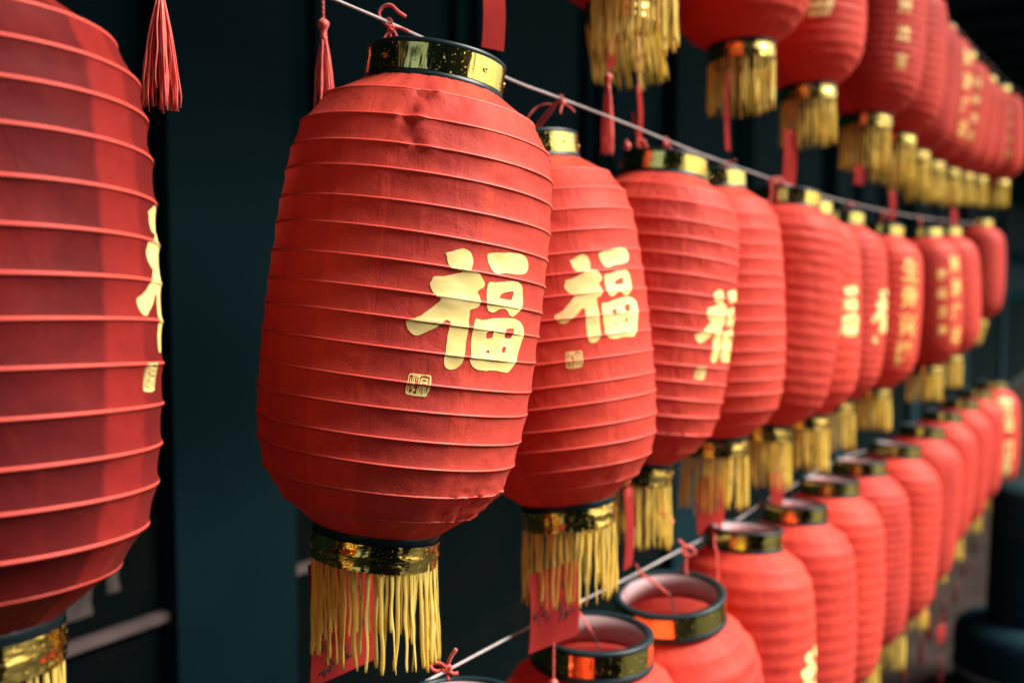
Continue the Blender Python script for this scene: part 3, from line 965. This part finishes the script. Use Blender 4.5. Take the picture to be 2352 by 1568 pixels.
bots = [
    ('lantern of which only the pale open top ring shows at the bottom edge', (1058, 1668), (1058, 2600), 1.16, 'plain', 90, None, 1.0),
    ('bottom-row lantern with a written card hanging in front of its open ring', (1360, 1510), (1345, 2300), 1.58, 'slack', 100, None, 1.0),
    ('bottom-row lantern with a wide open tilted ring showing its pale lining and red inside', (1540, 1412), (1574, 2060), 1.80, 'slack', 100, None, 1.0),
    ('bottom-row lantern with yellow character sliver low on its side, behind the wide open ring', (1712, 1252), (1696, 1810), 2.05, 'plain', 78, 'fu', 1.02),
    ('fourth open-topped lantern of the bottom row, its ring lining dusky pink', (1826, 1192), (1816, 1680), 2.32, 'plain', 100, None, 1.0),
    ('bottom-row lantern whose ring is half covered by a red card', (1906, 1132), (1892, 1572), 2.62, 'plain', 100, None, 1.0),
    ('bottom-row lantern with a bright spot on its foil ring below a broad yellow fringe', (1974, 1086), (1966, 1482), 2.92, 'tight', 100, None, 1.0),
    ('seventh open-topped lantern of the bottom row, a long plain red body', (2056, 1046), (2030, 1418), 3.28, 'plain', 100, None, 1.0),
    ('bottom-row lantern with fine close ribs, two behind the long plain red one', (2116, 1003), (2084, 1338), 3.68, 'tight', 100, None, 1.0),
    ('bottom-row lantern above a pair of yellow fringes and a dark red tassel', (2164, 966), (2136, 1250), 4.1, 'plain', 100, None, 1.0),
    ('narrow bottom-row lantern fourth from the far end', (2204, 938), (2176, 1205), 4.55, 'plain', 100, None, 1.0),
    ('narrow bottom-row lantern beside the one with the large yellow lettering', (2240, 914), (2222, 1150), 5.0, 'plain', 100, None, 1.0),
    ('last lantern of the bottom row, covered with two columns of large yellow words', (2276, 892), (2268, 1112), 5.5, 'plain', 8, TXTBIG, 1.0),
]
LB = {}
for i, (lab, t, b_, d, bd, e, mk, wd) in enumerate(bots):
    LB[i], _ = lantern(lab, GB, 'bottom', t, b_, d, bd, e=e, mark=mk, seed=40 + i, nfr=40, width=wd * .91, ring_k=1.20 if i == 2 else 1.16 if i == 1 else 1.02,
                       dz=(.10 if i == 2 else .04 if i == 1 else 0), near=1 if i in (1, 2) and False else 0)

# check that neighbours do not run into each other
for i in range(len(PLACED)):
    for j in range(i):
        if PLACED[i][3] == PLACED[j][3]:
            a, b = PLACED[i], PLACED[j]
            d = (a[1] - b[1]); d.z = 0
            if d.length < a[2] + b[2] - .012:
                print('OVERLAP %.3f need %.3f | %s | %s' % (d.length, a[2] + b[2], a[0][:50], b[0][:50]))

# ------------------------------------------------------------------ hanging cards and tassels
def card(label, x, y0, y1, depth, wpx, turn=0., tilt=0., ink=None, tassel=None, cord_top=None, group='red wish cards hanging between the lanterns', dark=False):
    """a red paper card, hole and cord at each end; x,y in the picture give where its centre line hangs"""
    c = at(x, (y0 + y1) / 2, depth)
    h = (y1 - y0) / F_PX * depth / 2; wd = wpx / F_PX * depth / 2 / cos(radians(turn))
    root = thing('wish_card', label, 'card', c, group)
    root.rotation_euler = (0, radians(tilt), radians(turn))
    hgt = h
    b = MB()
    n = 12
    rows = []
    for side in (-.0006, .0006):
        rows.append([(wd * k, side + .003 * noise.noise(Vector((z * 9, k, x))), z * hgt) for z in (-1,) for k in (-1, 1)])
    # slightly bowed sheet with thickness
    def sheet(off):
        return [[Vector((wd * (2 * i / 4 - 1), off + .004 * sin((j / 8) * pi) * (1 if x % 2 else -1), hgt * (1 - 2 * j / 8))) for i in range(5)] for j in range(9)]
    f_, k_ = sheet(-.0006), sheet(.0006)
    b.grid(f_); b.grid([list(reversed(r)) for r in k_])
    edge_f = f_[0] + [r[-1] for r in f_[1:]] + list(reversed(f_[-1][:-1])) + [r[0] for r in reversed(f_[1:-1])]
    edge_k = k_[0] + [r[-1] for r in k_[1:]] + list(reversed(k_[-1][:-1])) + [r[0] for r in reversed(k_[1:-1])]
    b.grid([edge_f, edge_k], True)
    obj('paper', b.mesh('paper'), M['card'], root)
    # cord above
    b = MB()
    top = (cord_top or .05)
    b.tube([(.0006 * sin(i * 2.1), 0, hgt * .93 + top * i / 14) for i in range(15)], .0012, 6)
    b.tube([(.005 * cos(a), -.0012, hgt * .9 + .005 * sin(a)) for a in (i / 12 * 2 * pi for i in range(13))], .0009, 6)
    obj('cord', b.mesh('cord'), M['cord'], root)
    if ink:
        rnd = random.Random(int(x))
        b = MB()
        for (ux, uz, sz, nstroke) in ink:
            for k in range(nstroke):
                a = rnd.choice((0, .3, 1.57, 1.2, 2.2)) + rnd.uniform(-.2, .2)
                px_ = ux * wd + rnd.uniform(-1, 1) * sz * .5; pz = uz * hgt + rnd.uniform(-1, 1) * sz * .5
                ln = sz * rnd.uniform(.3, .7)
                yy = -.0012 + .004 * sin((1 - (pz / hgt)) / 2 * pi) * (1 if x % 2 else -1)
                b.tube([(px_ + cos(a) * ln * (q - .5), yy, pz + sin(a) * ln * (q - .5) + .1 * ln * sin(q * 3)) for q in (0, .25, .5, .75, 1)],
                       lambda f: sz * .07 * (1.1 - .5 * f), 6, flat=.25, side=(0, 0, 1))
        obj('handwriting', b.mesh('handwriting'), M['ink'], root, kind='stuff')
    if tassel:
        t = bpy.data.objects.new('tassel', None); COL.objects.link(t); t.parent = root; t.location = (0, 0, -hgt * .94)
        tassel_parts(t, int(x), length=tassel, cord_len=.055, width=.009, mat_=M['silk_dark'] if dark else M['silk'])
    return root


INK_A = [(-.72, -.16, .016, 8), (-.42, -.12, .014, 7), (.12, .0, .014, 8), (.38, .06, .013, 7), (.28, -.26, .017, 9), (.58, -.14, .016, 9), (-.6, .16, .013, 6), (-.2, .42, .011, 6), (.3, .5, .012, 7), (.6, .46, .012, 6), (.05, -.55, .006, 4)]
INK_B = [(-.5, -.8, .02, 7), (.1, -.62, .02, 6), (.5, -.2, .016, 5), (-.2, .1, .02, 6), (.3, .5, .018, 5), (-.6, -.4, .02, 5)]
# card behind the front lantern's fringe
card('long red card behind the yellow fringe of the sharp front lantern', 788, 1270, 1548, 1.20, 122, turn=55, ink=INK_B, cord_top=.08)
card('red card with black handwriting hanging below the fringe of the second lantern', 1272, 1300, 1480, 1.44, 118, turn=46, tilt=0, ink=INK_A, tassel=.10, cord_top=.08)
card('narrow red card strip at the right side of the second lantern fringe', 1442, 1120, 1305, 1.62, 26, turn=62)
card('red card with faint black writing half hidden by the fourth lantern fringe', 1635, 1090, 1320 - 100, 2.07, 78, turn=46, ink=INK_A[:6], tassel=.06, cord_top=.06)
card('small red card below the fringe of the middle-row lantern with the dark top ring', 1782, 1085, 1168, 2.35, 42, turn=46, tassel=.05)
card('folded red card hanging beside the top ring of the sharp front lantern', 1130, -60, 112, 1.22, 50, turn=46, tilt=-1, cord_top=.12)
card('red card hanging under the top-row fringe above the third dark top ring', 1812, 300, 432, 2.45, 42, turn=46, tilt=3, cord_top=.1)
card('small red card in the top-row fringe near the red knots', 1972, 378, 424, 2.95, 36, turn=46, cord_top=.12)
card('narrow red card strip turned edge-on that hangs through the middle of the blown fringe', 1402, 10, 152, 1.62, 22, turn=40, cord_top=.12, tassel=None)
card('dark red card strip hanging right of the blown fringe down to the wire', 1466, 200, 335, 1.72, 15, turn=66, cord_top=.12)
card('thin red card strip hanging from the sparkling bottom ring in the top row', 1673, 178, 345, 2.12, 15, turn=55, cord_top=.08)
card('red card hanging over the wire above the bottom-row rings on the right', 2048, 440, 505, 3.35, 22, turn=46, cord_top=.1)
card('small red card under the fringe near the far end of the top row', 2190, 480, 530, 4.25, 26, turn=46, cord_top=.1)
for i, (x, y0, y1, d) in enumerate([(2312 - 235, 1415, 1455, 3.3), (2160, 1435, 1475, 3.7), (2118, 1395, 1430, 3.75), (2190 - 52, 1345, 1380, 4.05)]):
    card(['small red card at the foot of the bottom row above the dark floor', 'tiny red card beside the lowest yellow fringe on the right',
          'red card with a dark tassel left of the pale pavement', 'red card with a dark tassel at the edge of the pale pavement'][i],
         x, y0, y1, d, 32, turn=46, tassel=.08, dark=True, cord_top=.05)

GTS = 'red tassels hanging from above'
def tassel_thing(label, x, y, depth, length, width, cord_len, ind, n, group=GTS, mat_=None, thick=.00095, tilt=0):
    r = thing('tassel', label, 'tassel', at(x, y, depth), group)
    r.rotation_euler = (0, radians(tilt), 0)
    tassel_parts(r, int(x), length=length, width=width, cord_len=cord_len, individually=ind, n=n, mat_=mat_, thick=thick)


tassel_thing('broad coral tassel hanging into the top left beside the big blurred lantern', 368, -60, .98, .108, .0170, .0, True, 44, thick=.0010)
tassel_thing('slim coral tassel on a twisted cord left of the sharp front lantern', 741, -90, 1.16, .100, .0125, .066, True, 34)
tassel_thing('blurred coral tassel crossing the wire above the third lantern', 1397, 125, 1.62, .105, .0115, .030, False, 30)
tassel_thing('stubby red tassel beside the dark top ring of the wrinkled lantern', 1440, 320, 1.75, .022, .010, .004, False, 18)
for i, (x, y, d, l) in enumerate([(2132, 1400, 3.7, .07), (2168, 1365, 4.2, .07), (2196, 1330, 4.6, .07), (2215, 1270, 5.0, .07), (2236, 1225, 5.3, .07)]):
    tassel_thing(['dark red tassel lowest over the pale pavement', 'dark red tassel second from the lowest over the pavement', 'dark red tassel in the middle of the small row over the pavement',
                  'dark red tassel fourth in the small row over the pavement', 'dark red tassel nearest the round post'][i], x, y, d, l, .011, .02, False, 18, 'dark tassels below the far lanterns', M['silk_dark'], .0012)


# loose red ribbons and tied bows
def ribbon(label, pts, depth, r=.0016, knot=None, loops=(), name='red_bow'):
    b = MB()
    base = at(pts[0][0], pts[0][1], depth)
    def P(p):
        return at(p[0], p[1], depth) - base + Vector((0, .002 * sin(p[0]), 0))
    Q = [P(p) for p in pts]
    b.tube(catmull(Q), r, 8)
    for lp in loops:
        b.tube(catmull([P(p) for p in lp]), r, 8)
    o = obj(name, b.mesh(name), M['cord'], None, base)
    o['label'] = label; o['category'] = 'cord'; o['group'] = 'red cord knots on the wires'


def catmull(P, k=6):
    q = []
    for i in range(len(P) - 1):
        p0 = P[max(i - 1, 0)]; p1 = P[i]; p2 = P[i + 1]; p3 = P[min(i + 2, len(P) - 1)]
        for j in range(k):
            t = j / k
            q.append(.5 * ((2 * p1) + (p2 - p0) * t + (2 * p0 - 5 * p1 + 4 * p2 - p3) * t * t + (3 * p1 - p0 - 3 * p2 + p3) * t ** 3))
    q.append(P[-1])
    return q


ribbon('curled red cord end looping over the wire above the gold ring of the sharp lantern', [(895, 62), (880, 50), (870, 32), (880, 16), (898, 13), (915, 28), (932, 38)], row_depth(893, 1.05) - .004, .0019)
ribbon('bright red bow tied on the low wire at the bottom edge', [(1030, 1560), (1026, 1535), (1034, 1510), (1048, 1488)], row_depth(1030) - .006, .0022,
       loops=[[(1026, 1532), (1005, 1540), (990, 1532), (994, 1524), (1012, 1524), (1028, 1532)], [(1026, 1534), (1040, 1546), (1052, 1545)], [(1016, 1540), (1034, 1528), (1030, 1542), (1018, 1530)]])
ribbon('thin dark red loose cord arching left of the second lantern ring', [(1274, 242), (1255, 240), (1234, 246), (1218, 262), (1210, 278)], 1.45, .0011)
ribbon('red knot with two loose ends on the middle wire beside the third lantern', [(1454, 258), (1458, 285), (1466, 318), (1478, 328), (1498, 352)], 1.72, .0024,
       loops=[[(1462, 325), (1474, 322), (1482, 330), (1472, 338), (1462, 330)], [(1468, 335), (1464, 350), (1472, 358), (1474, 345)]])
ribbon('red knot on the middle wire right of the bright double-glint ring', [(1766, 420), (1770, 412), (1790, 410), (1796, 418), (1780, 422), (1770, 424), (1772, 440), (1766, 470)], 2.22, .0032)
ribbon('curled red bow on the low wire left of the wide open ring', [(1560, 1240), (1572, 1252), (1590, 1258), (1596, 1270), (1580, 1276), (1568, 1268), (1572, 1254), (1578, 1270), (1574, 1300), (1578, 1320)], 1.74, .0026)
ribbon('red cord knotted down the right side of the wide open ring', [(1642, 1228), (1640, 1250), (1646, 1268), (1644, 1290), (1648, 1310), (1646, 1340)], 1.95, .0026)
ribbon('bright red cord end poking out of the fringe of the third lantern', [(1514, 1172), (1528, 1184), (1546, 1200)], 1.76, .0042)

# ------------------------------------------------------------------ the place behind
SHADE_WALL_T = 1.2


def W(t, p, z):
    return U * t + N * p + Vector((0, 0, z))


ROT = Matrix((U, N, Vector((0, 0, 1)))).transposed()


def wbox(b, t0, t1, p0, p1, z0, z1):
    b.box(W((t0 + t1) / 2, (p0 + p1) / 2, (z0 + z1) / 2), (abs(t1 - t0) / 2, abs(p1 - p0) / 2, abs(z1 - z0) / 2), ROT)


def flat(name, m, *boxes, parent=None, **k):
    b = MB()
    for x in boxes:
        wbox(b, *x)
    return obj(name, b.mesh(name), m, parent, smooth=False, **k)


g = bpy.data.meshes.new('ground')
g.from_pydata([(-90, -60, 0), (110, -60, 0), (110, 130, 0), (-90, 130, 0)], [], [(0, 1, 2, 3)])
obj('ground', g, M['pave_shaded'], None, smooth=False, kind='structure')
flat('pavement', M['pave'], (5.6, 60, -6.0, 2.05, .002, .006), kind='structure')

wall = thing('shop_front', 'dark lacquered shop front behind the lantern rows with a dim stone base', 'building', W(6, 2.2, 0))
wl = wall.location.copy()


def wpart(name, m, *boxes, parent=None):
    b = MB()
    for x in boxes:
        wbox(b, *x)
    b.v = [tuple(Vector(v) - wl) for v in b.v]
    return obj(name, b.mesh(name), m, parent or wall, smooth=False)


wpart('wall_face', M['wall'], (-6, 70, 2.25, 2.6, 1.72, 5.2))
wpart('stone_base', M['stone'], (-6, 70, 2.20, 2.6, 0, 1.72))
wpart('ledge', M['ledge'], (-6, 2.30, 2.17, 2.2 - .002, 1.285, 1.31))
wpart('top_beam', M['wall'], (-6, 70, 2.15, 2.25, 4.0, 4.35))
# door frames with raised panels along the face
t = -5.2
while t < 40:
    if not (1.5 < t < 1.75):
        fr = wpart('panel_frame', M['wall'], (t, t + .05, 2.215, 2.248, 1.78, 3.9), (t + .92, t + .97, 2.215, 2.248, 1.78, 3.9), (t + .05, t + .92, 2.215, 2.248, 1.78, 1.84), (t + .05, t + .92, 2.215, 2.248, 3.84, 3.9), (t + .05, t + .92, 2.218, 2.248, 2.6, 2.66))
        wpart('raised_panel', M['pillar'], (t + .16, t + .81, 2.225, 2.247, 1.92, 2.52), parent=fr)
        wpart('raised_panel', M['pillar'], (t + .16, t + .81, 2.225, 2.247, 2.74, 3.76), parent=fr)
    t += 1.06
for i, t in enumerate([-2.6, 1.734, 5.1, 8.5, 12.0, 16.0, 21.0]):
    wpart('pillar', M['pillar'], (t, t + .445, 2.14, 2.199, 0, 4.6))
# notices peeling on the stone base left of the pillar
for (t0, t1, z0, z1) in [(1.42, 1.52, 1.36, 1.56), (1.56, 1.60, 1.40, 1.62), (1.30, 1.36, 1.34, 1.47), (2.6, 2.72, 1.4, 1.5)]:
    b = MB(); rows = []
    for k in range(7):
        z = z0 + (z1 - z0) * k / 6
        j = .018 * noise.noise(Vector((t0 * 9, k * .9, 0)))
        rows.append([W(t0 + j, 2.196, z) - wl, W((t0 + t1) / 2 + j, 2.190, z) - wl, W(t1 + j * .3 + .02 * noise.noise(Vector((k, t1, 3))), 2.196, z) - wl])
    b.grid(rows)
    obj('peeled_notice', b.mesh('peeled_notice'), M['poster'], wall)
# unseen wall added on the street side to keep the nearest lanterns in shade
wpart('added_shade_wall', M['wall'], (-9, SHADE_WALL_T, -3.4, -3.0, 0, 7.2))

eave = thing('eave', 'dark timber eave overhanging the lantern rows', 'roof', W(6, 1, 4.6))
el = eave.location.copy()
b = MB(); wbox(b, -4, 70, -.70, 2.6, 4.6, 4.68); b.v = [tuple(Vector(v) - el) for v in b.v]
obj('eave_boards', b.mesh('eave_boards'), M['roof'], eave, smooth=False)
b = MB()
b.v = []; b.f = []
for k in range(70):
    tt = -3.6 + k * .9
    wbox(b, tt, tt + .09, -.6, 2.14, 4.47, 4.598)
b.v = [tuple(Vector(v) - el) for v in b.v]
obj('rafters', b.mesh('rafters'), M['roof'], eave, smooth=False, kind='stuff')

# round dark post with drum foot at the lower right
pc = at(2352, 1500, 5.25); pc.z = 0
post = thing('round_post', 'dark round post standing on a wide drum foot at the lower right edge', 'post', pc)
b = MB(); b.lathe([(.001, 0), (.35, 0), (.352, .05), (.335, .08), (.345, .12), (.345, .31), (.335, .36), (.30, .395), (.24, .41), (.001, .412)], 56, False)
obj('drum_foot', b.mesh('drum_foot'), M['drum'], post)
b = MB(); b.lathe([(.19, .405), (.187, .5), (.178, 1.08), (.165, 1.12), (.001, 1.125)], 48, False)
obj('shaft', b.mesh('shaft'), M['drum'], post)
b = MB(); b.lathe([(.348, .135), (.352, .14), (.352, .160), (.348, .165)], 56, False)
obj('hoop', b.mesh('hoop'), M['ledge'], post)
for (a, z, h_, w_) in [(-.18, .80, .07, .12), (.05, .93, .04, .1), (.1, .60, .09, .14)]:
    b = MB(); rows = []
    for k in range(6):
        rows.append([(.1905 * sin(a + w_ * (q - 2) + .06 * noise.noise(Vector((k, q, a)))), -.1905 * cos(a + w_ * (q - 2)), z + h_ * (k / 2.5 - 1) * (1 - .15 * abs(q - 2))) for q in range(5)])
    b.grid(rows)
    obj('worn_patch', b.mesh('worn_patch'), M['poster'], post)
